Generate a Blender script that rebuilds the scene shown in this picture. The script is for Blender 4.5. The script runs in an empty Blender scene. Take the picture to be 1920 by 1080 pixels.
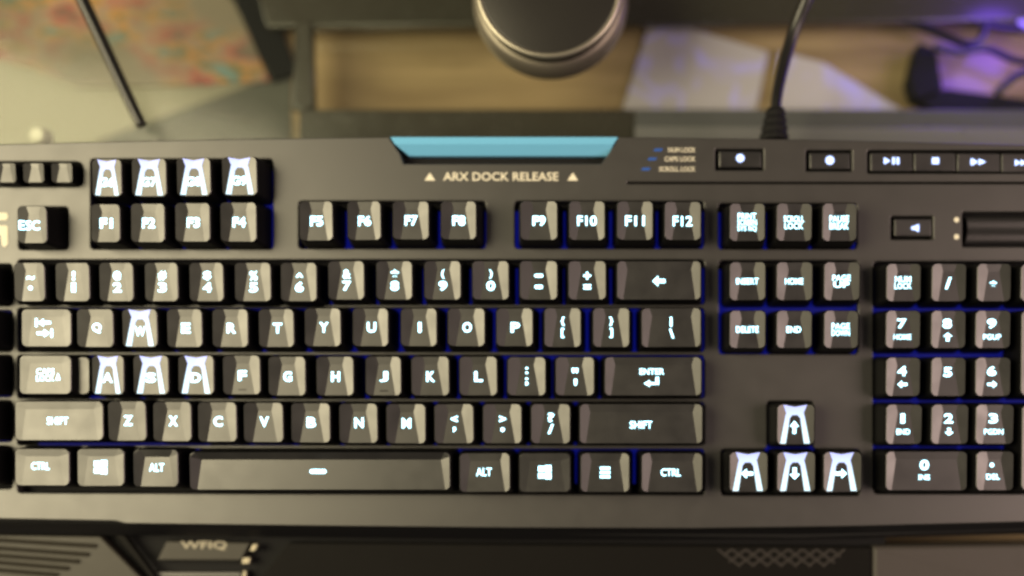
import bpy, bmesh, math, random
from mathutils import Vector
from mathutils.geometry import delaunay_2d_cdt
random.seed(7)
S = bpy.context.scene
COL = S.collection
R = math.radians

# ------------------------------------------------------------------ camera, world, lamps, exposure
F = 1890.0                 # focal length in photograph pixels (1920 wide)
CX, CY = 1115.0, 800.0     # where the plumb line below the lens meets the picture
HCAM = 436.0               # millimetres above the desk
cd = bpy.data.cameras.new('camera'); cam = bpy.data.objects.new('camera', cd); COL.objects.link(cam)
cam.location = (0, 0, HCAM / 1000)
cd.sensor_width = 36.0; cd.lens = 36.0 * F / 1920
cd.shift_x = -(CX - 960) / 1920; cd.shift_y = (CY - 540) / 1920
cd.clip_start = 0.01; cd.clip_end = 20
cd.dof.use_dof = True; cd.dof.focus_distance = 0.388; cd.dof.aperture_fstop = 1.55
S.camera = cam

w = bpy.data.worlds.new('World'); S.world = w; w.use_nodes = True
w.node_tree.nodes['Background'].inputs[0].default_value = (0.9, 0.75, 0.66, 1)
w.node_tree.nodes['Background'].inputs[1].default_value = 0.10

def area(name, loc, aim, sx, sy, power, col):
    l = bpy.data.lights.new(name, 'AREA'); l.shape = 'RECTANGLE'; l.size = sx; l.size_y = sy
    l.energy = power; l.color = col
    o = bpy.data.objects.new(name, l); COL.objects.link(o); o.location = loc
    o.rotation_euler = (Vector(aim) - Vector(loc)).to_track_quat('-Z', 'Y').to_euler()
    return o
area('warm_room_lamp', (-0.80, 0.12, 0.80), (-0.1, 0.05, 0), 0.70, 0.80, 18.5, (1.0, 0.865, 0.55))
area('dim_room_lamp', (1.05, -0.05, 0.84), (0.1, 0.0, 0), 0.55, 0.8, 11.0, (1.0, 0.74, 0.64))

S.view_settings.view_transform = 'Standard'; S.view_settings.look = 'None'
S.view_settings.gamma = 1.0; S.view_settings.exposure = 0.0
S.render.engine = 'CYCLES'
S.cycles.use_denoising = True
S.cycles.filter_width = 2.2
S.cycles.max_bounces = 6

# ------------------------------------------------------------------ helpers (all sizes in millimetres)
def P(px, py, z=0.0):
    k = (HCAM - z) / F
    return ((px - CX) * k, (CY - py) * k)
def PP(pts, z): return [P(x, y, z) for x, y in pts]

def mat(name, col, rough=0.5, metal=0.0, spec=0.5, bump=0.0, bscale=900.0, var=0.0, coat=0.0):
    m = bpy.data.materials.new(name); m.use_nodes = True
    n = m.node_tree.nodes; L = m.node_tree.links; b = n['Principled BSDF']
    b.inputs['Base Color'].default_value = (*col, 1); b.inputs['Roughness'].default_value = rough
    b.inputs['Metallic'].default_value = metal; b.inputs['Specular IOR Level'].default_value = spec
    b.inputs['Coat Weight'].default_value = coat; b.inputs['Coat Roughness'].default_value = 0.12
    tc = n.new('ShaderNodeTexCoord')
    if var:      # every piece wears differently
        oi = n.new('ShaderNodeObjectInfo'); sc_ = n.new('ShaderNodeVectorMath'); sc_.operation = 'SCALE'; sc_.inputs['Scale'].default_value = 3.0
        cm = n.new('ShaderNodeCombineXYZ'); ad = n.new('ShaderNodeVectorMath'); ad.operation = 'ADD'
        for i_ in range(3): L.new(oi.outputs['Random'], cm.inputs[i_])
        L.new(cm.outputs[0], sc_.inputs[0]); L.new(sc_.outputs[0], ad.inputs[0]); L.new(tc.outputs['Object'], ad.inputs[1])
    if bump:
        t = n.new('ShaderNodeTexNoise'); t.inputs['Scale'].default_value = bscale; t.inputs['Detail'].default_value = 3
        L.new(tc.outputs['Object'], t.inputs['Vector'])
        bp = n.new('ShaderNodeBump'); bp.inputs['Strength'].default_value = bump; bp.inputs['Distance'].default_value = 0.0003
        L.new(t.outputs['Fac'], bp.inputs['Height']); L.new(bp.outputs['Normal'], b.inputs['Normal'])
    if var:
        t = n.new('ShaderNodeTexNoise'); t.inputs['Scale'].default_value = 110; t.inputs['Detail'].default_value = 6
        L.new(ad.outputs[0], t.inputs['Vector'])
        mr = n.new('ShaderNodeMapRange'); mr.inputs['To Min'].default_value = rough - var; mr.inputs['To Max'].default_value = rough + var
        L.new(t.outputs['Fac'], mr.inputs['Value']); L.new(mr.outputs['Result'], b.inputs['Roughness'])
    return m

def glow(name, col, strength):
    m = bpy.data.materials.new(name); m.use_nodes = True
    b = m.node_tree.nodes['Principled BSDF']
    b.inputs['Base Color'].default_value = (0.3, 0.3, 0.3, 1)
    b.inputs['Emission Color'].default_value = (*col, 1); b.inputs['Emission Strength'].default_value = strength
    return m

M = {}
M['plate'] = mat('plate_plastic', (0.026, 0.025, 0.024), 0.43, spec=1.1, var=0.05)
M['key'] = mat('key_plastic', (0.007, 0.007, 0.007), 0.40, spec=1.1, var=0.10)
M['side'] = mat('key_side_shaded', (0.0045, 0.0045, 0.005), 0.55, spec=0.12)  # same plastic as the tops, darkened to paint in the skirts' shade
M['black'] = mat('black_plastic', (0.006, 0.006, 0.007), 0.30, spec=0.4)
M['dull'] = mat('dull_black', (0.006, 0.006, 0.007), 0.7, spec=0.2)
M['legend'] = glow('backlit_legend', (0.40, 0.85, 1.0), 4.6)
M['window'] = glow('backlit_window', (0.52, 0.72, 1.0), 1.35)
_n = M['window'].node_tree.nodes; _L = M['window'].node_tree.links
_c = _n.new('ShaderNodeTexCoord'); _s = _n.new('ShaderNodeSeparateXYZ'); _r = _n.new('ShaderNodeValToRGB')
_r.color_ramp.elements[0].position = .35; _r.color_ramp.elements[0].color = (.50, .82, 1.0, 1); _r.color_ramp.elements[1].position = 1.0; _r.color_ramp.elements[1].color = (.26, .34, .90, 1)
_L.new(_c.outputs['Generated'], _s.inputs[0]); _L.new(_s.outputs['Y'], _r.inputs[0]); _L.new(_r.outputs[0], _n['Principled BSDF'].inputs['Emission Color'])
M['icon'] = glow('backlit_icon', (0.36, 0.52, 1.0), 2.6)
M['led_dim'] = glow('dim_blue_led', (0.03, 0.16, 0.60), 0.28); M['led_dim'].node_tree.nodes['Principled BSDF'].inputs['Base Color'].default_value = (0.01, 0.05, 0.2, 1)
M['blue'] = glow('blue_backlight', (0.012, 0.02, 0.55), 0.24); M['blue'].node_tree.nodes['Principled BSDF'].inputs['Base Color'].default_value = (0.01, 0.01, 0.02, 1); M['blue'].node_tree.nodes['Principled BSDF'].inputs['Specular IOR Level'].default_value = 0.1
M['paint'] = mat('cream_paint', (0.80, 0.76, 0.62), 0.6)
M['dock'] = mat('cyan_plastic', (0.18, 0.54, 0.88), 0.3, coat=0.4)
M['pad'] = mat('palm_rubber', (0.006, 0.0055, 0.005), 0.65, spec=0.10, bump=0.2, bscale=1800, var=0.05)
M['ridge'] = mat('ridge_rubber', (0.030, 0.027, 0.021), 0.5, spec=0.4, var=0.05)
M['padlight'] = mat('palm_rubber_brown', (0.045, 0.039, 0.036), 0.55, bump=0.3, bscale=900, var=0.08)
M['chrome'] = mat('worn_metal', (0.30, 0.27, 0.21), 0.4, metal=1.0)
M['cable'] = mat('cable_rubber', (0.010, 0.010, 0.010), 0.28)
M['rail'] = mat('dark_rail_and_reflection', (0.040, 0.036, 0.028), 0.25, bump=0.15, bscale=120, var=0.1)

def link(name, me, m, parent=None):
    if m is not None: me.materials.clear(); me.materials.append(m)
    o = bpy.data.objects.new(name, me); COL.objects.link(o)
    if parent is not None: o.parent = parent
    return o
def from_mm(name, vs, fs, m, parent=None, smooth=False):
    me = bpy.data.meshes.new(name)
    me.from_pydata([(x / 1000, y / 1000, z / 1000) for x, y, z in vs], [], fs)
    bm = bmesh.new(); bm.from_mesh(me); bmesh.ops.recalc_face_normals(bm, faces=bm.faces); bm.to_mesh(me); bm.free()
    if smooth:
        for p in me.polygons: p.use_smooth = True
    return link(name, me, m, parent)
def tag(o, label, cat, group=None):
    o['label'] = label; o['category'] = cat
    if group: o['group'] = group
    return o
def round_poly(pts, r, n=4):
    out = []; N = len(pts)
    for i in range(N):
        a, b, c = Vector(pts[i - 1]), Vector(pts[i]), Vector(pts[(i + 1) % N])
        d1, d2 = (a - b), (c - b); rr = min(r, d1.length * 0.45, d2.length * 0.45)
        d1.normalize(); d2.normalize()
        p1, p2 = b + d1 * rr, b + d2 * rr
        for k in range(n + 1):
            t = k / n
            q = p1 * (1 - t) ** 2 + b * 2 * t * (1 - t) + p2 * t * t
            out.append((q.x, q.y))
    return out
def sheet(name, loops, z, thick, m, parent=None, bevel=0.0):
    """flat slab from outline + holes, its top at z"""
    cu = bpy.data.curves.new('c', 'CURVE'); cu.dimensions = '2D'; cu.fill_mode = 'BOTH'
    cu.extrude = max(thick / 2 - bevel, 0.001); cu.bevel_depth = bevel; cu.bevel_resolution = 2; cu.offset = -bevel
    for lp in loops:
        sp = cu.splines.new('POLY'); sp.points.add(len(lp) - 1)
        for q, (x, y) in zip(sp.points, lp): q.co = (x, y, 0, 1)
        sp.use_cyclic_u = True
    ob = bpy.data.objects.new('c', cu)
    me = bpy.data.meshes.new_from_object(ob)
    for v in me.vertices: v.co = ((v.co.x) / 1000, v.co.y / 1000, (v.co.z + z - thick / 2) / 1000)
    bpy.data.objects.remove(ob); bpy.data.curves.remove(cu)
    me.name = name
    return link(name, me, m, parent)
def rect(px, z, r=0.0):
    x0, x1, y0, y1 = px
    pts = PP([(x0, y1), (x1, y1), (x1, y0), (x0, y0)], z)
    return round_poly(pts, r) if r else pts
def catmull(pts, n=10):
    out = []; q = [pts[0]] + list(pts) + [pts[-1]]
    for i in range(1, len(q) - 2):
        a, b, c, d = [Vector(v) for v in q[i - 1:i + 3]]
        for k in range(n):
            t = k / n
            out.append(0.5 * ((2 * b) + (c - a) * t + (2 * a - 5 * b + 4 * c - d) * t * t + (3 * b - a - 3 * c + d) * t ** 3))
    out.append(Vector(pts[-1])); return out
def tube(name, pts, r0, r1, m, parent=None, seg=12):
    c = catmull(pts); vs = []; fs = []
    for i, p in enumerate(c):
        t = (c[min(i + 1, len(c) - 1)] - c[max(i - 1, 0)]).normalized()
        up = Vector((0, 0, 1)) if abs(t.z) < 0.95 else Vector((1, 0, 0))
        s = t.cross(up).normalized(); u = s.cross(t); r = r0 + (r1 - r0) * i / (len(c) - 1)
        for k in range(seg):
            a = 2 * math.pi * k / seg; vs.append(tuple(p + s * math.cos(a) * r + u * math.sin(a) * r))
    for i in range(len(c) - 1):
        for k in range(seg):
            fs.append((i * seg + k, i * seg + (k + 1) % seg, (i + 1) * seg + (k + 1) % seg, (i + 1) * seg + k))
    fs.append(tuple(range(seg))); fs.append(tuple(range((len(c) - 1) * seg, len(c) * seg)))
    return from_mm(name, vs, fs, m, parent, True)
def lathe(name, cx, cy, prof, m, parent=None, seg=64):
    vs = []; fs = []
    for r, z in prof:
        for k in range(seg):
            a = 2 * math.pi * k / seg; vs.append((cx + r * math.cos(a), cy + r * math.sin(a), z))
    for i in range(len(prof) - 1):
        for k in range(seg):
            fs.append((i * seg + k, i * seg + (k + 1) % seg, (i + 1) * seg + (k + 1) % seg, (i + 1) * seg + k))
    fs.append(tuple(range((len(prof) - 1) * seg, len(prof) * seg)))
    o = from_mm(name, vs, fs, m, parent)
    for p in o.data.polygons: p.use_smooth = len(p.vertices) == 4
    return o
def text2d(s, w, h, bold=None):
    # heavier strokes for single glyphs than for words
    bold = (0.030 if len(s) < 3 else 0.014) if bold is None else bold
    """glyph mesh of s fitted into w x h around 0,0 -> verts, faces"""
    cu = bpy.data.curves.new('t', 'FONT'); cu.body = s; cu.size = 1; cu.offset = bold; cu.fill_mode = 'FRONT'
    cu.align_x = 'CENTER'; cu.space_line = 0.85; cu.resolution_u = 3
    ob = bpy.data.objects.new('t', cu); me = bpy.data.meshes.new_from_object(ob)
    vs = [v.co.copy() for v in me.vertices]; fs = [tuple(p.vertices) for p in me.polygons]
    bpy.data.objects.remove(ob); bpy.data.curves.remove(cu); bpy.data.meshes.remove(me)
    x0 = min(v.x for v in vs); x1 = max(v.x for v in vs); y0 = min(v.y for v in vs); y1 = max(v.y for v in vs)
    sx, sy = w / max(x1 - x0, 1e-6), h / max(y1 - y0, 1e-6)
    return [((v.x - (x0 + x1) / 2) * sx, (v.y - (y0 + y1) / 2) * sy) for v in vs], fs
def shape2d(poly, w, h):
    """unit-square polygon (0..1, y up) scaled to w x h around 0,0"""
    return [((x - .5) * w, (y - .5) * h) for x, y in poly], [tuple(range(len(poly)))]
ARROW = [(0, .5), (.45, 1), (.45, .68), (1, .68), (1, .32), (.45, .32), (.45, 0)]
SHAPES = {
    '<-': ARROW, '->': [(1 - x, y) for x, y in ARROW][::-1],
    '^|': [(y, 1 - x) for x, y in ARROW][::-1], 'v|': [(y, x) for x, y in ARROW],
    'ret': [(0, .3), (.4, .68), (.4, .42), (.78, .42), (.78, 1), (1, 1), (1, .18), (.4, .18), (.4, -.08)],
    'pill': [(.1, 0), (.9, 0), (1, .3), (1, .7), (.9, 1), (.1, 1), (0, .7), (0, .3)],
    'sq': [(0, 0), (1, 0), (1, 1), (0, 1)],
    'dot': [(.5 + .5 * math.cos(a * math.pi / 8), .5 + .5 * math.sin(a * math.pi / 8)) for a in range(16)],
    'tri': [(0, 0), (1, 0), (.5, 1)], 'play': [(0, 0), (1, .5), (0, 1)],
    'skew': [(0, 0), (.8, 0), (1, 1), (.2, 1)],
    'spk': [(0, .3), (.35, .3), (1, 0), (1, 1), (.35, .7), (0, .7)],
}
def glyph(item, k):
    """item: (text or '#shape', dx, dy, w, h) in photo pixels, offset from the key's centre -> verts, faces in mm"""
    s, dx, dy, gw, gh = item
    vs, fs = shape2d(SHAPES[s[1:]], gw * k, gh * k) if s[0] == '#' and len(s) > 1 else text2d(s, gw * k, gh * k)
    return [(x + dx * k, y - dy * k) for x, y in vs], fs
def flat_glyphs(name, items, cx, cy, z, m, parent):
    k = (HCAM - z) / F; X, Y = P(cx, cy, z); V = []; Fs = []
    for it in items:
        vs, fs = glyph(it, k); n = len(V)
        V += [(x + X, y + Y, z) for x, y in vs]; Fs += [tuple(i + n for i in f) for f in fs]
    return from_mm(name, V, Fs, m, parent)

# ------------------------------------------------------------------ the desk
def wood():
    m = bpy.data.materials.new('desk_wood'); m.use_nodes = True
    n = m.node_tree.nodes; L = m.node_tree.links; b = n['Principled BSDF']
    tc = n.new('ShaderNodeTexCoord'); mp = n.new('ShaderNodeMapping'); mp.inputs['Scale'].default_value = (4, 45, 1)
    mp.inputs['Rotation'].default_value = (0, 0, R(78))
    t = n.new('ShaderNodeTexNoise'); t.inputs['Scale'].default_value = 2.2; t.inputs['Detail'].default_value = 6; t.inputs['Distortion'].default_value = 0.6
    r = n.new('ShaderNodeValToRGB'); e = r.color_ramp.elements
    e[0].position = 0.3; e[0].color = (0.19, 0.135, 0.075, 1); e[1].position = 0.72; e[1].color = (0.36, 0.265, 0.15, 1)
    L.new(tc.outputs['Object'], mp.inputs[0]); L.new(mp.outputs[0], t.inputs['Vector']); L.new(t.outputs['Fac'], r.inputs[0])
    L.new(r.outputs[0], b.inputs['Base Color']); b.inputs['Roughness'].default_value = 0.16
    return m
def glass():
    m = bpy.data.materials.new('desk_glass'); m.use_nodes = True
    n = m.node_tree.nodes; L = m.node_tree.links; n.remove(n['Principled BSDF'])
    tr = n.new('ShaderNodeBsdfTransparent'); tr.inputs[0].default_value = (0.96, 0.98, 0.96, 1)
    gl = n.new('ShaderNodeBsdfGlossy'); gl.inputs['Roughness'].default_value = 0.10
    lw = n.new('ShaderNodeLayerWeight'); lw.inputs['Blend'].default_value = 0.5
    pw = n.new('ShaderNodeMath'); pw.operation = 'POWER'; pw.inputs[1].default_value = 5; L.new(lw.outputs['Facing'], pw.inputs[0])
    fr = n.new('ShaderNodeMapRange'); fr.inputs['To Min'].default_value = 0.013; L.new(pw.outputs[0], fr.inputs['Value'])
    mx = n.new('ShaderNodeMixShader'); L.new(fr.outputs[0], mx.inputs[0]); L.new(tr.outputs[0], mx.inputs[1]); L.new(gl.outputs[0], mx.inputs[2])
    L.new(mx.outputs[0], n['Material Output'].inputs['Surface'])
    return m
ZS = -48.0      # the shelf below the glass
desk = sheet('desk_shelf', [[(-900, -500), (1000, -500), (1000, 700), (-900, 700)]], ZS, 20, wood())
desk['kind'] = 'structure'; desk['label'] = 'brown wooden shelf seen through the glass desk top'
gt = sheet('desk_glass', [[(-700, -400), (800, -400), (800, 520), (-700, 520)]], 0, 6, glass())
gt['kind'] = 'structure'; gt['label'] = 'clear glossy glass desk top under the keyboard'
def on_desk(name, px, z, th, m, parent=None, r=0.0, bevel=0.0, base=ZS):
    z += base; pts = PP(px, z); return sheet(name, [round_poly(pts, r) if r else pts], z, th, m, parent, bevel)
fr_ = bpy.data.objects.new('desk_frame', None); COL.objects.link(fr_); tag(fr_, 'dark metal frame and monitor-reflection bar under the glass behind the keyboard', 'frame')
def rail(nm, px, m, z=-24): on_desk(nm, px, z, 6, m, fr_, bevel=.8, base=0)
rail('rail', [(470, -60), (2000, -60), (2000, 36), (1230, 44), (500, 50)], M['rail'], -34)  # dark bar standing in for a monitor's reflection in the glass
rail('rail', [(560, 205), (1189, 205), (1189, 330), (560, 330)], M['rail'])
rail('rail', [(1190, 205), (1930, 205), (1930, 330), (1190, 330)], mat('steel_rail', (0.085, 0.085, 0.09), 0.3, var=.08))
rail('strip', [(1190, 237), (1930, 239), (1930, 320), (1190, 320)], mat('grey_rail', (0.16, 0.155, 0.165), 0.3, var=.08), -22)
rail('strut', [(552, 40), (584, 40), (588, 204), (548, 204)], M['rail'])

# ------------------------------------------------------------------ the keyboard
ZP, ZT, ZF = 26.0, 36.0, 21.0       # plate, key tops, well floor
kb = bpy.data.objects.new('keyboard', None); COL.objects.link(kb)
tag(kb, 'black gaming keyboard with white backlit legends and blue glow under its keys', 'keyboard')

top = [(-190, 290), (-60, 277), (0, 270), (200, 265), (450, 260), (729, 256.5), (729.5, 256.5), (750, 288), (757, 307), (1127, 307), (1141, 288), (1161, 256.5), (1161.5, 256.5), (1500, 261), (1920, 271), (2150, 285)]
bot = [(2150, 960), (1920, 979), (1600, 987), (1300, 991), (960, 990), (640, 987), (235, 982), (215, 977), (0, 973), (-190, 962)]
outline = PP(top + bot, ZP)
wells = []
def well(px, r=1.6): wells.append(rect(px, ZP, r))
for yy in ((495, 573), (582, 659), (666, 744), (751, 828), (837, 916)): well((-100, 23, yy[0], yy[1]))
well((-120, 156, 303, 350), 3.0)
well((35, 128, 388, 468)); well((170, 512, 298, 467)); well((560, 911, 377, 466)); well((965, 1320, 377, 466)); well((1347, 1607, 381, 467))
for a, b in ((487, 570.5), (577.5, 659.5), (666, 747), (753.5, 834.5)): well((33, 1321, a, b))
wells.append(round_poly(PP([(33, 924), (33, 841), (1321, 842), (1321, 928)], ZP)[::-1], 1.6))
well((1348, 1609, 488, 664)); well((1637, 2080, 490, 926), 2.2)
wells.append(round_poly(PP([(1352, 929), (1612, 929), (1612, 842), (1525, 842), (1525, 752), (1438, 752), (1438, 842), (1352, 842)], ZP), 1.6))
well((1341, 1432, 279, 319), 0.6); well((1511, 1598, 281, 321), 0.6); well((1626, 1990, 281, 325), 1.2); well((1670, 1750, 405, 449), 0.6)
well((1804, 1990, 397, 463), 0.8); well((1176, 2100, 341, 344.5))
plate = sheet('top_plate', [outline] + wells, ZP, 4.2, M['plate'], kb, bevel=0.45)

body_px = [(-200, 292), (0, 272), (730, 258), (1160, 258), (1920, 272), (2160, 290), (2160, 985), (1500, 1008), (-200, 985)]
sheet('base_tray', [PP(body_px, 20)], 20, 20, M['dull'], kb)
# the lit switch sheet below the keys
for i, px in enumerate([(-100, 23, 510, 905), (190, 514, 315, 469), (566, 913, 392, 468), (963, 1322, 392, 468), (1345, 1610, 394, 470), (60, 1323, 500, 908), (1346, 1611, 502, 668), (1635, 2082, 503, 912), (1350, 1614, 762, 912)]):
    sheet('backlight_sheet', [rect(px, ZP)], ZF, 0.4, M['blue'], kb)

def f_top(x, y, g):
    z = 0.0
    if g['k']:
        xl = g['xlb'] + (g['xlt'] - g['xlb']) * (y + g['h'] / 2) / g['h']
        xr = g['xrb'] + (g['xrt'] - g['xrb']) * (y + g['h'] / 2) / g['h']
        z = max(0.0, g['k'] * (xl - x), g['k'] * (x - xr), g['kr'] * (y - g['yr']))
    return g['z'] + z
def keycap(px, legends=(), spark=False, dish=0.27, name='keycap', zt=ZT, expand=(2.2, 1.5, 1.3), wide=False, homing=False, lm=None, r=1.8, kr=0.12):
    x0, x1, y0, y1 = px
    (ax, ay), (bx, by) = P(x0, y1, zt), P(x1, y0, zt)
    w_, h_ = bx - ax, by - ay; cx, cy = (ax + bx) / 2, (ay + by) / 2
    tp, bt = (4.4, 2.3) if (wide or w_ > 17) else (0.38 * w_, 0.20 * w_)
    g = dict(k=dish, kr=kr, w=w_, h=h_, z=zt - 0.7, xlt=-w_ / 2 + tp, xlb=-w_ / 2 + bt, xrt=w_ / 2 - tp * .92, xrb=w_ / 2 - bt * .8, yr=h_ * 0.30)
    HW, HH = w_ / 2, h_ / 2
    def X(side, y): a, b = g['x%sb' % side], g['x%st' % side]; return a + (b - a) * (y + HH) / h_
    arc = lambda ox, oy, a0: [(ox + r * math.cos(R(a0 + t * 22.5)), oy + r * math.sin(R(a0 + t * 22.5))) for t in range(5)]
    rear = g['kr'] * (HH - g['yr']) / max(dish, 1e-6) if dish else 0
    seg = []
    if dish:
        Lb, Ly, Lt = (g['xlb'], -HH), (X('l', g['yr']), g['yr']), (max(g['xlt'] - rear, -HW + r + .05), HH)
        Rb, Ry, Rt = (g['xrb'], -HH), (X('r', g['yr']), g['yr']), (min(g['xrt'] + rear, HW - r - .05), HH)
        mid_b, mid_t = [Lb, Rb], [Rt, Lt]
    else: mid_b = mid_t = []
    ol = arc(-HW + r, -HH + r, 180) + mid_b + arc(HW - r, -HH + r, 270) + arc(HW - r, HH - r, 0) + mid_t + arc(-HW + r, HH - r, 90)
    pts = list(ol); edges = [(i, (i + 1) % len(ol)) for i in range(len(ol))]
    if dish:
        a = 5; pts += [Ly, Ry]; iLy, iRy = len(ol), len(ol) + 1
        iRt = 5 + 2 + 5 + 5
        edges += [(a, iLy), (a + 1, iRy), (iLy, iRy), (iLy, iRt + 1), (iRy, iRt)]
    res = delaunay_2d_cdt([Vector(p) for p in pts], edges, [], 1, 1e-6)
    vs = [(p.x, p.y, f_top(p.x, p.y, g)) for p in res[0]]; fs = [tuple(t) for t in res[2]]
    n0 = len(vs); n = len(ol); e = expand
    def ring(grow, dz=None, z=None):
        for x, y in ol:
            sx = 1 + grow * e[0] / HW; yy = y * (1 + grow * (e[1] if y < 0 else e[2]) / HH)
            vs.append((x * sx, yy, f_top(x, y, g) + dz if z is None else z))
    ring(0, 0); ring(0.12, -0.28); ring(0.30, -1.2); ring(1.0, z=ZF + 1.3)
    for q in range(3):
        for i in range(n):
            j = (i + 1) % n; fs.append((n0 + q * n + i, n0 + q * n + j, n0 + (q + 1) * n + j, n0 + (q + 1) * n + i))
    me = bpy.data.meshes.new(name)
    me.from_pydata([(x / 1000, y / 1000, z / 1000) for x, y, z in vs], [], fs)
    bm = bmesh.new(); bm.from_mesh(me); bmesh.ops.remove_doubles(bm, verts=bm.verts, dist=1e-6)
    bmesh.ops.recalc_face_normals(bm, faces=bm.faces); bm.to_mesh(me); bm.free()
    o = link(name, me, M['key'], kb); me.materials.append(M['side'])
    for p in me.polygons: p.material_index = 0 if p.normal.z > 0.5 else 1
    o.location = (cx / 1000, cy / 1000, 0)
    ta, tb = random.uniform(-.012, .012), random.uniform(-.014, .014)
    if w_ < 30: o.rotation_euler = (ta, tb, random.uniform(-.006, .006)); o.location.x -= math.sin(tb) * zt / 1000; o.location.y += math.sin(ta) * zt / 1000
    k = (HCAM - zt) / F
    def sub(nm, V2, Fs, m, lift):
        if not V2: return
        from_mm(nm, [(x, y, f_top(x, y, g) + lift) for x, y in V2], Fs, m, o)
    V = []; Fs = []
    for it in legends:
        a, b = glyph(it, k); q = len(V); V += a; Fs += [tuple(i + q for i in t) for t in b]
    sub('legend', V, Fs, lm or M['legend'], 0.13)
    if spark:
        A = [(.14, 1), (.47, .945), (.80, 1), (.715, .80), (.74, .70), (.88, .02), (.72, .02), (.62, .66), (.55, .74), (.40, .74), (.33, .66), (.22, .02), (.06, .02), (.20, .70), (.225, .80)]
        loop = [((u - .5) * w_ + .2, (v - .5) * h_) for u, v in A]
        res = delaunay_2d_cdt([Vector(p) for p in loop], [(i, (i + 1) % len(loop)) for i in range(len(loop))], [], 1, 1e-6)
        sub('light_window', [tuple(p) for p in res[0]], [tuple(t) for t in res[2]], M['window'], 0.09)
    if homing:
        sub('homing_bar', [(-1.6, -HH + 1.5), (1.6, -HH + 1.5), (1.6, -HH + 2.0), (-1.6, -HH + 2.0)], [(0, 1, 2, 3)], M['black'], 0.12)
    return o

FK = lambda s: [(s, 0, 0, 24 if len(s) < 3 else 36, 19)]
two = lambda a, b, wa=15, wb=16: [(a, 0, -12, wa, 17), (b, 0, 10, wb, 18)]
def words(lines, wd, ht, dy=0):
    n = len(lines); return [(s, 0, dy + (i - (n - 1) / 2) * ht / n, wd * (.75 + .25 * len(s) / max(map(len, lines))), ht / n - 1.4) for i, s in enumerate(lines)]
# function rows
keycap((34, 87, 387, 455), [('ESC', -6, 1, 38, 18)])
for i, (a, b, c, d) in enumerate([(172, 224, 383, 453), (247, 308, 382, 453), (330, 393, 381, 452), (415, 480, 380, 452), (563, 623, 378, 450), (653, 713, 378, 449), (738, 803, 378, 448), (828, 892, 378, 448), (977, 1044, 378, 449), (1068, 1133, 378, 449), (1158, 1223, 378, 449), (1247, 1313, 379, 449)]):
    keycap((a, b, c, d), FK('F%d' % (i + 1)))
for i, (a, b, c, d) in enumerate([(174, 227, 299, 367), (249, 311, 298, 367), (333, 394, 297, 366), (418, 481, 295, 365)]):
    keycap((a, b, c, d), [('G%d' % (i + 6), -2, 8, 29, 17)], spark=True)
keycap((1369, 1433, 382, 451), words(['PRINT', 'SCREEN', 'SYS RQ'], 36, 36))
keycap((1457, 1521, 382, 451), words(['SCROLL', 'LOCK'], 38, 26)); keycap((1543, 1605, 382, 451), words(['PAUSE', 'BREAK'], 36, 27))
# number row
for s, a, b in (('~`', 28, 83), ('!1', 106, 167), ('@2', 188, 249), ('#3', 273, 333), ('$4', 357, 418), ('%5', 442, 507), ('^6', 528, 593), ('&7', 617, 682), ('*8', 707, 772), ('(9', 797, 863), (')0', 887, 953), ('_-', 976, 1044), ('+=', 1067, 1135)):
    y = 493 if b < 620 else 490
    if s == '~`': lg = [('~', 0, -8, 15, 8), ('#dot', 0, 11, 8, 8)]
    elif s == '_-': lg = [('#pill', 0, -9, 16, 6), ('#pill', 0, 12, 15, 7)]
    elif s == '+=': lg = [('+', 0, -9, 14, 14), ('=', 0, 12, 14, 9)]
    elif s in ('(9', ')0', '!1'): lg = two(s[0], s[1], 6, 8 if s == '!1' else 16)
    elif s == '^6': lg = [('^', 0, -13, 14, 8), ('6', 0, 9, 16, 19)]
    else: lg = two(s[0], s[1])
    keycap((a, b, y, y + 71), lg)
keycap((1158, 1313, 490, 561), [('#<-', 0, 1, 24, 20)], wide=True)
# letter rows
keycap((40, 131, 580, 649), [('#sq', -19, -10, 4, 16), ('#<-', -4, -10, 24, 15), ('#sq', 10, 10, 4, 16), ('#->', -6, 10, 24, 15)], wide=True, dish=0.08)
for s, a, b in (('Q', 146, 212), ('W', 231, 294), ('E', 315, 378), ('R', 400, 464), ('T', 487, 550), ('Y', 573, 638), ('U', 663, 727), ('I', 753, 818), ('O', 841, 908), ('P', 932, 998)):
    y = 580 if b < 600 else 578.5
    lg = [(s, -1, 6, 20, 18)] if s == 'W' else [(s, 1, 0, 6 if s == 'I' else 17, 19)]
    keycap((a, b, y, y + 70), lg, spark=(s == 'W'))
keycap((1022, 1088, 578, 650), two('{', '[', 7, 6)); keycap((1113, 1179, 578, 650), two('}', ']', 7, 6))
keycap((1204, 1313, 578, 650), [('|', 0, -11, 4, 18), ('\\', 1, 11, 9, 18)], wide=True)
keycap((143, 165, 670, 738), [], zt=32.5, expand=(0.6, 0.8, 0.8), dish=0, name='key_step')
keycap((36, 131, 667, 738), words(['CAPS', 'LOCK'], 34, 25) + [('#tri', 24, 3, 9, 14)], wide=True, dish=0.08)
for s, a, b in (('A', 174, 231), ('S', 252, 315), ('D', 336, 400), ('F', 420, 487), ('G', 505, 572), ('H', 595, 662), ('J', 687, 751), ('K', 773, 841), ('L', 863, 931)):
    y = 667 if b < 500 else 669
    keycap((a, b, y, y + 72), [(s, -2, 5, 19, 18)] if s in 'ASD' else [(s, 0, 1, 16, 19)], spark=s in 'ASD', homing=s in 'FJ')
keycap((953, 1022, 670, 741), [(':', 0, -11, 5, 13), (';', 0, 10, 6, 15)]); keycap((1043, 1113, 670, 741), [('"', 0, -11, 12, 9), ("'", 1, 11, 6, 12)])
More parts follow.
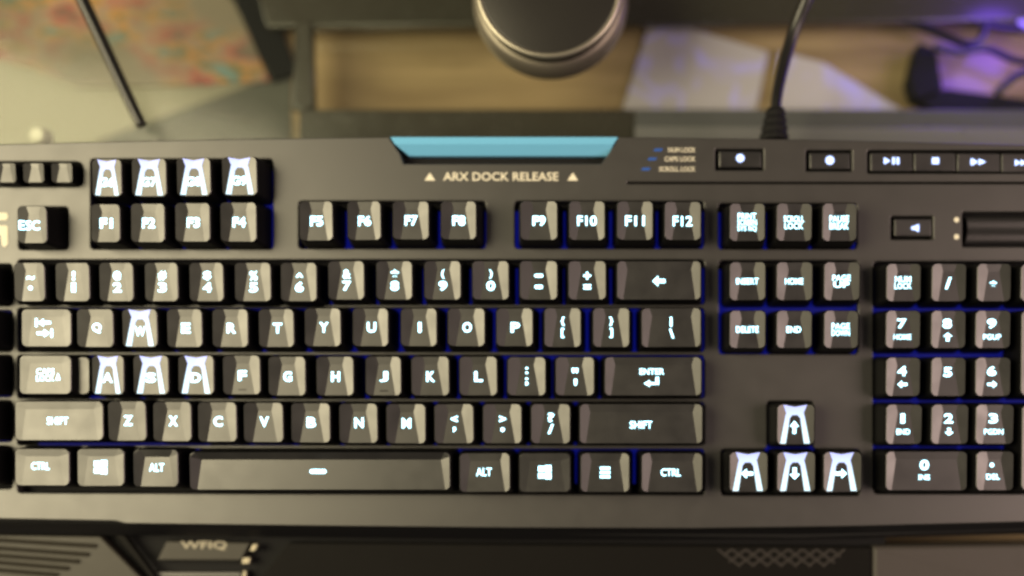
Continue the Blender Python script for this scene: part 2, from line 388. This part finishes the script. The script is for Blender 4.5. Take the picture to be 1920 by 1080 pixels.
keycap((1135, 1314, 670, 741), [('ENTER', -2, -9, 46, 11), ('#ret', -3, 10, 28, 17)], wide=True)
keycap((28, 191, 753, 825), [('SHIFT', -3, 0, 40, 14)], wide=True, dish=0.08)
for s, a, b in (('Z', 205, 273), ('X', 289, 358), ('C', 373, 443), ('V', 459, 530), ('B', 548, 618), ('N', 638, 707), ('M', 726, 797)):
    y = 753 + (a - 205) / 520 * 5
    keycap((a, b, y, y + 73), [(s, 0, -1, 17, 19)])
keycap((816, 887, 758, 831), [('<', 0, -9, 13, 12), (',', 0, 11, 6, 10)]); keycap((907, 977, 758, 831), [('>', 0, -9, 13, 12), ('#dot', 0, 11, 8, 8)])
keycap((997, 1068, 758, 831), two('?', '/', 13, 11)); keycap((1088, 1316, 758, 831), [('SHIFT', 0, 2, 42, 14)], wide=True)
WIN = [('#sq', -7, -7, 11, 10), ('#sq', 6, -7.5, 12, 12), ('#sq', -7, 6, 11, 10), ('#sq', 6, 6.5, 12, 12)]
keycap((28, 127, 842, 910), [('CTRL', -3, -2, 34, 14)], wide=True, dish=0.05); keycap((145, 230, 842, 911), WIN, wide=True, dish=0.05)
keycap((252, 333, 843, 912), [('ALT', 0, -1, 28, 15)], dish=0.34, kr=0.35)
keycap((358, 843, 848, 918), [('#pill', -5, 1, 31, 8)], wide=True, dish=0.45, kr=0.55)
keycap((863, 955, 850, 922), [('ALT', -2, -1, 29, 15)]); keycap((975, 1068, 850, 922), WIN, dish=0.05)
keycap((1090, 1179, 850, 922), [('#sq', 0, -8, 19, 5), ('#sq', 0, 0, 19, 5), ('#sq', 0, 8, 19, 5)]); keycap((1204, 1316, 850, 922), [('CTRL', -2, 0, 37, 14)], wide=True)
# navigation, arrows, number pad
for (a, b), s in zip(((1369, 1434), (1457, 1522), (1546, 1611)), (words(['INSERT'], 42, 13), words(['HOME'], 34, 13), words(['PAGE', 'UP'], 34, 25))): keycap((a, b, 492, 562), s)
for (a, b), s in zip(((1369, 1434), (1457, 1521), (1546, 1608)), (words(['DELETE'], 42, 13), words(['END'], 27, 13), words(['PAGE', 'DOWN'], 34, 25))): keycap((a, b, 583, 652), s)
keycap((1458, 1526, 759, 833), [('#^|', -2, 5, 17, 24)], spark=True)
for (a, b), s in zip(((1369, 1438), (1458, 1527), (1545, 1614)), ('#<-', '#v|', '#->')): keycap((a, b, 848, 922), [(s, -2, 3, 19 if s == '#v|' else 22, 22 if s == '#v|' else 18)], spark=True)
N1, N2, N3 = (1662, 1724), (1747, 1809), (1830, 1893)
keycap((1663, 1725, 495, 564), words(['NUM', 'LOCK'], 32, 25)); keycap((1748, 1810, 495, 564), [('/', 0, 1, 12, 22)]); keycap((1833, 1894, 495, 564), [('*', 0, 3, 13, 13)])
num = lambda a, b, bw, bh: [(a, -1, -11, 8 if a == '1' else 17, 18), (b, 0, 14, bw, bh)]
keycap((*N1, 583, 652), num('7', 'HOME', 33, 10)); keycap((*N2, 583, 652), num('8', '#^|', 17, 16)); keycap((*N3, 583, 652), num('9', 'PGUP', 33, 10))
keycap((*N1, 671, 742), num('4', '#<-', 18, 14)); keycap((*N2, 671, 742), [('5', 0, -9, 16, 18)]); keycap((*N3, 671, 742), num('6', '#->', 18, 14))
keycap((1662, 1727, 759, 832), num('1', 'END', 25, 10)); keycap((1747, 1814, 759, 832), num('2', '#v|', 17, 14)); keycap((1830, 1899, 759, 832), num('3', 'PGDN', 36, 10))
keycap((1662, 1812, 847, 919), [('0', -3, -11, 17, 19), ('INS', -3, 12, 21, 10)], wide=True); keycap((1831, 1899, 847, 919), [('#dot', -4, -11, 8, 8), ('DEL', -2, 11, 25, 10)])
keycap((1915, 1978, 496, 564), [('-', 0, 0, 14, 6)]); keycap((1916, 1979, 583, 741), [('+', 0, 0, 16, 16)]); keycap((1917, 1982, 760, 919), [('ENTER', 0, 0, 38, 12)])
for yy in (498, 584, 669, 754, 840): keycap((-74, -14, yy, yy + 66), [('G%d' % (1 + (yy - 498) // 85), 0, 0, 24, 18)])
# the three small profile keys in the rounded slot
for i, x in enumerate((-9, 44, 97)): keycap((x, x + 38, 306, 341), [], zt=31.5, expand=(0.6, 0.8, 0.6), dish=0.35, r=1.0, name='profile_key')

# dock bar and its slot
zb = ZP + 0.2
k1 = PP([(731, 256), (1159, 256), (1150, 271), (741, 271)], zb); k2 = PP([(741, 271), (1150, 271), (1140, 289), (764, 289)], zb - 0.6)
v = [(*k1[0], zb - .9), (*k1[1], zb - .9), (*k1[2], zb + .5), (*k1[3], zb + .5), (*k2[2], zb - 3.4), (*k2[3], zb - 3.4)]
v += [(x, y, 20.2) for x, y, z in v[:2]] + [(v[4][0], v[4][1], 20.2), (v[5][0], v[5][1], 20.2)]
from_mm('dock_bar', v, [(0, 1, 2, 3), (3, 2, 4, 5), (0, 6, 7, 1), (5, 4, 8, 9), (0, 3, 5, 9, 6), (1, 7, 8, 4, 2)], M['dock'], kb)
flat_glyphs('lettering', [('ARX DOCK RELEASE', 0, 0, 216, 16), ('#tri', -133, 0, 20, 15), ('#tri', 135, 0, 20, 15)], 939, 331, ZP + .05, M['paint'], kb)
for j, (s, y, x0) in enumerate((('NUM LOCK', 281, 1253), ('CAPS LOCK', 298, 1246), ('SCROLL LOCK', 317, 1236))):
    flat_glyphs('lettering', [(s, 0, 0, 1304 - x0, 9)], (x0 + 1304) / 2, y, ZP + .05, M['paint'], kb)
    flat_glyphs('indicator_light', [('#skew', 0, 0, 19, 5)], (1234, 1223, 1211)[j], y, ZP + .06, M['led_dim'], kb)
# the half-visible emblem at the picture's edge
on_emblem = round_poly(PP([(-34, 413), (15, 413), (15, 399), (-34, 399)], ZP), 1.0); sheet('emblem_mark', [on_emblem], ZP + .15, .2, M['paint'], kb)
on_emblem = round_poly(PP([(2, 440), (-34, 440), (-34, 423), (15, 423), (15, 458), (9, 464), (4, 460)], ZP), 0.8); sheet('emblem_mark', [on_emblem], ZP + .15, .2, M['paint'], kb)
# media buttons, mute and volume roller
def button(px, icons, zt=25.6):
    o = sheet('media_button', [round_poly(PP([(px[0], px[3]), (px[1], px[3]), (px[1], px[2]), (px[0], px[2])], zt), 0.8)], zt, 4, M['key'], kb, bevel=0.5)
    flat_glyphs('icon', icons, (px[0] + px[1]) / 2, (px[2] + px[3]) / 2, zt + .06, M['icon'], o)
button((1348, 1428, 283, 314), [('#dot', 0, -2, 15, 15)]); button((1518, 1594, 286, 317), [('#dot', 0, -1, 16, 16)]); button((1677, 1747, 410, 443), [('#spk', 4, 1, 14, 15)])
button((1632, 1711, 286, 321), [('#play', -8, -2, 12, 13), ('#sq', 4, -2, 5, 13), ('#sq', 12, -2, 5, 13)])
button((1714, 1792, 286, 321), [('#sq', 1, -2, 13, 12)])
button((1795, 1875, 287, 322), [('#sq', -13, -1, 4, 12), ('#play', -6, -1, 10, -12), ('#play', 7, -1, 14, 12)])
button((1878, 1957, 287, 323), [('#play', -9, 0, 11, 12), ('#play', 2, 0, 11, 12), ('#sq', 12, 0, 4, 12)])
(ax, ay), (bx, by) = P(1812, 456, 24), P(1985, 404, 24)
vs = []; fs = []; n = 40
for i in range(n + 1):
    a = math.pi * i / n; rr = (by - ay) / 2 * (1.0 if i % 2 else 0.96)
    for x in (ax, bx): vs.append((x, (ay + by) / 2 + rr * math.cos(a), 21 + rr * .8 * math.sin(a)))
for i in range(n): fs.append((2 * i, 2 * i + 1, 2 * i + 3, 2 * i + 2))
from_mm('volume_roller', vs, fs, M['key'], kb)
for y in (412, 444): flat_glyphs('indicator_dot', [('#dot', 0, 0, 10, 10)], 1793.5, y, ZP + .06, M['paint'], kb)

# strain relief and cable
(bx0, by0), (bx1, by1) = P(1452, 262, 14), P(1455, 202, 14)
vs = []; fs = []
rings = 9
for i in range(rings):
    t = i / (rings - 1); rx = 6.0 - 2.4 * t + (0.5 if i % 2 else -.1); rz = 5.0 - 1.6 * t + (0.4 if i % 2 else 0)
    for k in range(12):
        a = 2 * math.pi * k / 12; vs.append((bx0 + (bx1 - bx0) * t + rx * math.cos(a), by0 + (by1 - by0) * t, 13 + rz * math.sin(a)))
for i in range(rings - 1):
    for k in range(12): fs.append((i * 12 + k, i * 12 + (k + 1) % 12, (i + 1) * 12 + (k + 1) % 12, (i + 1) * 12 + k))
fs.append(tuple(range((rings - 1) * 12, rings * 12)))
from_mm('strain_relief', vs, fs, M['dull'], kb)
def path(pts): return [(*P(x, y, z), z) for x, y, z in pts]
tube('cable', path([(1455, 215, 13), (1457, 180, 12), (1470, 120, 10), (1488, 60, 10), (1512, 0, 14), (1540, -60, 18)]), 2.2, 3.0, M['cable'], kb)

# front strip and palm rest
zs = 20.0
from_mm('front_strip', [(*P(x, y, z), z) for x, y, z in ((-200, 976, 23), (235, 984, 23), (960, 992, 23), (1500, 992, 23), (2150, 970, 23), (-200, 1000, 17), (235, 1003, 17), (960, 1012, 17), (1500, 1011, 17), (2150, 996, 17))],
        [(i, i + 1, i + 6, i + 5) for i in range(4)], M['black'], kb)
rest = sheet('palm_rest', [PP([(-200, 996), (1660, 1004), (1660, 1180), (-200, 1180)], 10)], 10, 10, M['dull'], kb)
def pad(nm, px, z, th, m, bevel=0.6, r=0.6): return sheet(nm, [round_poly(PP(px, z), r)], z, th, m, rest, bevel)
pad('left_pad', [(-200, 1180), (360, 1180), (188, 1006), (-200, 1000)], 15, 5, M['ridge'])
pad('centre_pad', [(410, 1180), (1634, 1180), (1634, 1026), (540, 1018)], 15, 5, M['pad'])
pad('right_pad', [(1637, 1180), (2200, 1180), (2200, 1016), (1637, 1024)], 15, 15, M['padlight'], 1.6, 1.5)
for (xa, ya, xb, yb) in ((0, 1013, 180, 1024), (0, 1028, 166, 1040), (0, 1042, 148, 1053), (0, 1055, 128, 1066), (0, 1069, 108, 1078)):
    sl = (yb - ya) / (xb - xa); xs = -200
    vs = [];
    for x, y in ((xs, ya + sl * (xs - xa)), (xb, yb)):
        for dy, z in ((-5, 14.9), (-1, 16.0), (5, 14.9)): vs.append((*P(x, y + dy, z), z))
    from_mm('ridge', vs, [(0, 1, 4, 3), (1, 2, 5, 4), (3, 4, 5)], M['ridge'], rest)
pad('trim_line', [(283, 1084), (293, 1084), (233, 1004), (212, 1002)], 16, 3, M['pad'], .3, .2)
pad('emblem_plate', [(294, 1051), (452, 1051), (470, 1018), (312, 1015)], 15, 4, M['ridge'], .5, .4)
flat_glyphs('lettering', [('WFIQ', 0, 0, 86, 17)], 382, 1023, 15.1, mat('dull_paint', (.36, .33, .25), .5), rest)
pad('emblem_bar', [(288, 1082), (452, 1082), (452, 1073), (286, 1073)], 13, 3, M['plate'], .3, .2)
pad('metal_clip', [(467, 1034), (478, 1034), (485, 1020), (474, 1020)], 16, 3, M['chrome'], .4, .3)
pad('metal_clip', [(452, 1058), (468, 1058), (470, 1044), (455, 1046)], 15, 3, M['chrome'], .4, .3)
pad('metal_clip', [(453, 1090), (461, 1090), (462, 1070), (455, 1070)], 14, 3, M['chrome'], .3, .2)
V = []; Fs = []
def bar(x0, y0, x1, y1, wd=1.4, z=15.45):
    a = Vector(P(x0, y0, z)); b = Vector(P(x1, y1, z)); d = (b - a).normalized(); q = Vector((-d.y, d.x)) * wd * .2; n = len(V)
    for p in (a - q, b - q, b + q, a + q): V.append((p.x, p.y, z))
    for p in (a - q * 1.6, b - q * 1.6, b + q * 1.6, a + q * 1.6): V.append((p.x, p.y, 14.9))
    Fs.extend([(n, n + 1, n + 2, n + 3)] + [(n + i, n + (i + 1) % 4, n + 4 + (i + 1) % 4, n + 4 + i) for i in range(4)])
def clip(x0, x1):          # a slanting rib from top (1030) to bottom (1062), trimmed to the tapering field
    ts = [t / 40 for t in range(41)]
    ok = [t for t in ts if 1346 + 27 * t <= x0 + (x1 - x0) * t <= 1588 - 27 * t]
    if len(ok) > 6: bar(x0 + (x1 - x0) * ok[0], 1030 + 32 * ok[0], x0 + (x1 - x0) * ok[-1], 1030 + 32 * ok[-1], 1.15)
for i in range(-2, 12):
    clip(1346 + i * 26.5, 1346 + i * 26.5 + 42); clip(1346 + i * 26.5, 1346 + i * 26.5 - 42)
from_mm('grip_lattice', V, Fs, M['padlight'], rest)

# ------------------------------------------------------------------ things on the desk behind the keyboard
def print_mat():
    m = bpy.data.materials.new('colour_print'); m.use_nodes = True
    n = m.node_tree.nodes; L = m.node_tree.links; b = n['Principled BSDF']
    tc = n.new('ShaderNodeTexCoord'); mp = n.new('ShaderNodeMapping'); mp.inputs['Scale'].default_value = (38, 95, 1); mp.inputs['Location'].default_value = (3.1, 1.7, 0); mp.inputs['Rotation'].default_value = (0, 0, R(-8))
    t = n.new('ShaderNodeTexNoise'); t.inputs['Scale'].default_value = 1.0; t.inputs['Detail'].default_value = 4; t.inputs['Roughness'].default_value = 0.62
    r = n.new('ShaderNodeValToRGB'); e = r.color_ramp; e.interpolation = 'EASE'
    cols = [(0.0, (.03, .025, .015)), (.34, (.08, .05, .03)), (.40, (.30, .03, .02)), (.45, (.30, .12, .07)), (.50, (.24, .18, .12)), (.545, (.42, .16, .01)), (.59, (.10, .095, .03)), (.64, (.09, .19, .20)), (.74, (.26, .21, .15))]
    while len(e.elements) < len(cols): e.elements.new(0.5)
    for q, (p, c) in zip(e.elements, cols): q.position = p; q.color = (*c, 1)
    L.new(tc.outputs['Object'], mp.inputs[0]); L.new(mp.outputs[0], t.inputs['Vector']); L.new(t.outputs['Fac'], r.inputs[0]); t2 = n.new('ShaderNodeTexNoise'); t2.inputs['Scale'].default_value = 17; t2.inputs['Detail'].default_value = 2
    r2 = n.new('ShaderNodeValToRGB'); r2.color_ramp.elements[0].position = .38; r2.color_ramp.elements[1].position = .60
    t3 = n.new('ShaderNodeTexNoise'); t3.inputs['Scale'].default_value = 9; r3 = n.new('ShaderNodeValToRGB')
    r3.color_ramp.elements[0].position = .42; r3.color_ramp.elements[0].color = (.15, .122, .085, 1); r3.color_ramp.elements[1].position = .58; r3.color_ramp.elements[1].color = (.06, .053, .022, 1)
    mx = n.new('ShaderNodeMix'); mx.data_type = 'RGBA'
    L.new(tc.outputs['Object'], t2.inputs['Vector']); L.new(tc.outputs['Object'], t3.inputs['Vector']); L.new(t2.outputs['Fac'], r2.inputs[0]); L.new(t3.outputs['Fac'], r3.inputs[0])
    L.new(r2.outputs[0], mx.inputs['Factor']); L.new(r3.outputs[0], mx.inputs['A']); L.new(r.outputs[0], mx.inputs['B']); L.new(mx.outputs['Result'], b.inputs['Base Color'])
    b.inputs['Roughness'].default_value = 0.4
    return m
M['print'] = print_mat()
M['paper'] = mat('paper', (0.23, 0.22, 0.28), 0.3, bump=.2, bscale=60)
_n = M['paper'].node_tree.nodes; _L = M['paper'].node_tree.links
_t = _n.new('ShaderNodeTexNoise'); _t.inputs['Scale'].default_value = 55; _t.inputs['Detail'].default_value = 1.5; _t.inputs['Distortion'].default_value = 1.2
_r = _n.new('ShaderNodeValToRGB'); _r.color_ramp.elements[0].position = .52; _r.color_ramp.elements[0].color = (.47, .44, .46, 1); _r.color_ramp.elements[1].position = .72; _r.color_ramp.elements[1].color = (.48, .45, .95, 1)  # violet blotches: LED reflections painted into the paper colour
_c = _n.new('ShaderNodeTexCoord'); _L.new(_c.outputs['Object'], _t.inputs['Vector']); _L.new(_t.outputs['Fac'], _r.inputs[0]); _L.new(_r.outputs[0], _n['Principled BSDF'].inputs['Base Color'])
M['cream'] = mat('cream_laminate', (0.20, 0.185, 0.13), 0.5, bump=.1, bscale=200, var=.08)
cl = on_desk('cream_board', [(-80, 330), (170, 330), (186, 263), (540, 134), (525, -60), (-80, -60)], 1.2, 1.1, M['cream'])
tag(cl, 'pale cream board lying under the colourful printed booklet', 'board')
gm = on_desk('shade_wedge', [(190, 264.5), (543, 134), (546.5, 134), (544, 330), (172, 330)], 1.0, .9, mat('shade_grey', (0.055, 0.055, 0.045), 0.6, bump=.5, bscale=300, var=.1))  # dark sheet put in for the shaded wedge of desk
tag(gm, 'grey wedge-shaped sheet for the shade between the cream board and keyboard', 'shade sheet')
bk = bpy.data.objects.new('booklet', None); COL.objects.link(bk)
tag(bk, 'colourful printed booklet with blotchy red and orange picture on cream board', 'booklet')
bp = [(-90, -60), (392, -60), (438, 0), (505, 152), (330, 160), (140, 163), (95, 140), (0, 112), (-90, 96)]
on_desk('cover', bp, 3.2, .4, M['print'], bk); on_desk('pages', [(x - 1, y + .5) for x, y in bp], 2.75, 1.4, mat('page_edges', (.5, .45, .34), .7), bk)
sp = on_desk('black_strip', [(385, -50), (482, -50), (560, 136), (512, 152), (436, 0)], 4.0, 2.4, M['dull'], bevel=.4)
tag(sp, 'black diagonal strip along the booklet edge', 'strip')
c = tube('thick_cable', path([(120, -80, 9), (155, 0, 8), (190, 75, 7), (232, 165, 6), (266, 236, 5)]), 2.9, 2.3, M['cable'])
tag(c, 'black cable crossing the colourful booklet', 'cable')
x, y = P(68, 251, -7)
kn = lathe('pale_stud', x, y, [(3.9, -14), (3.7, -9), (3.4, -7.6), (2.6, -7.0)], mat('cream_stud', (.42, .40, .31), .3)); tag(kn, 'small round cream stud behind the keyboard', 'stud')
# the round black puck
dk = bpy.data.objects.new('round_puck', None); COL.objects.link(dk)
tag(dk, 'round black puck with a thin shiny rim behind the dock bar', 'puck')
x, y = P(1029, -31, 20)
lathe('lower_ring', x, y, [(31.5, 0.1), (33.2, 0.8), (33.4, 3.0), (32.2, 11.5), (29.5, 12.5)], mat('puck_side', (0.20, 0.18, 0.145), 0.45, metal=.7), dk)
lathe('rubber_band', x, y, [(29.4, 12.2), (30.2, 13.0), (30.2, 15.5), (29.4, 16.0)], M['black'], dk)
lathe('rim', x, y, [(29.6, 15.9), (30.7, 17.2), (30.7, 18.9), (30.0, 19.9), (28.9, 20.0), (28.4, 19.3)], mat('rim_metal', (0.42, 0.39, 0.32), 0.40, metal=0.9), dk)
lathe('top_cap', x, y, [(28.6, 18.0), (28.4, 19.35), (27.9, 19.5), (5, 19.4)], mat('puck_top', (0.018, 0.017, 0.015), 0.36, bump=.1), dk)
# sheets of paper
s1 = on_desk('paper_sheet', [(1168, 205), (1222, 30), (1440, 98), (1418, 206)], 1.6, .4, M['paper']); tag(s1, 'pale sheet of paper with painted violet reflections between the puck and the keyboard cable', 'paper')
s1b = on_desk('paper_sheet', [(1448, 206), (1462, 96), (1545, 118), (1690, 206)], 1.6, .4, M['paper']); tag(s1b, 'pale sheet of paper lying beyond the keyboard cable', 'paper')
s2 = on_desk('paper_strip', [(1240, -20), (1262, -24), (1372, 44), (1352, 52)], 2.0, .4, M['paper']); tag(s2, 'narrow grey strip of paper by the dark reflection bar', 'paper')
# black stand, violet light and loose wires at the corner
st = bpy.data.objects.new('black_stand', None); COL.objects.link(st); tag(st, 'black angled stand foot in front of the violet light', 'stand')
def blk(nm, px, z, th): return on_desk(nm, px, z, th, M['dull'], st, r=1.5, bevel=.5)
blk('upright', [(1718, 186), (1768, 168), (1755, 92), (1722, 80), (1706, 150)], 12, 12); blk('foot', [(1720, 188), (1772, 166), (1960, 190), (1960, 262), (1800, 234)], 9, 9)
M['violet'] = glow('violet_led', (0.07, 0.0, 0.75), 1.0)
vl = bpy.data.objects.new('violet_lamp', None); COL.objects.link(vl); tag(vl, 'glowing violet light ring at the picture corner', 'lamp')
tube('light_tube', path([(1890, -40, -36), (1896, 0, -36), (1910, 34, -36), (1940, 62, -36)]), 1.6, 1.6, M['violet'], vl)
l = bpy.data.lights.new('violet_light', 'POINT'); l.energy = 0.17; l.color = (0.20, 0.07, 1.0); l.shadow_soft_size = 0.02
lo = bpy.data.objects.new('violet_light', l); COL.objects.link(lo); x, y = P(1925, 10, -12); lo.location = (x / 1000, y / 1000, -0.012); lo.parent = vl
for s, pts, r in (('wire running from the dark reflection bar down to the stand', [(1570, -8, 6), (1640, 22, 6), (1740, 55, 6), (1810, 82, 8), (1842, 70, 8), (1850, 20, 8), (1858, -30, 8)], 1.7),
                  ('wire slanting into the wire loop above the stand', [(1690, -30, 6), (1760, 10, 6), (1830, 40, 7), (1880, 52, 7), (1950, 60, 7)], 1.6),
                  ('wire looping out to the picture edge over the stand', [(1752, 90, 14), (1800, 98, 12), (1850, 92, 10), (1900, 112, 10), (1960, 124, 10)], 1.5),
                  ('wire rising from the stand foot towards the edge', [(1868, 176, 10), (1890, 155, 11), (1915, 138, 12), (1960, 125, 12)], 1.7)):
    tag(tube('thin_wire', path([(x, y, z - 44) for x, y, z in pts]), r * 1.15, r * 1.15, M['cable']), 'thin black ' + s, 'wire', 'wires at the corner')
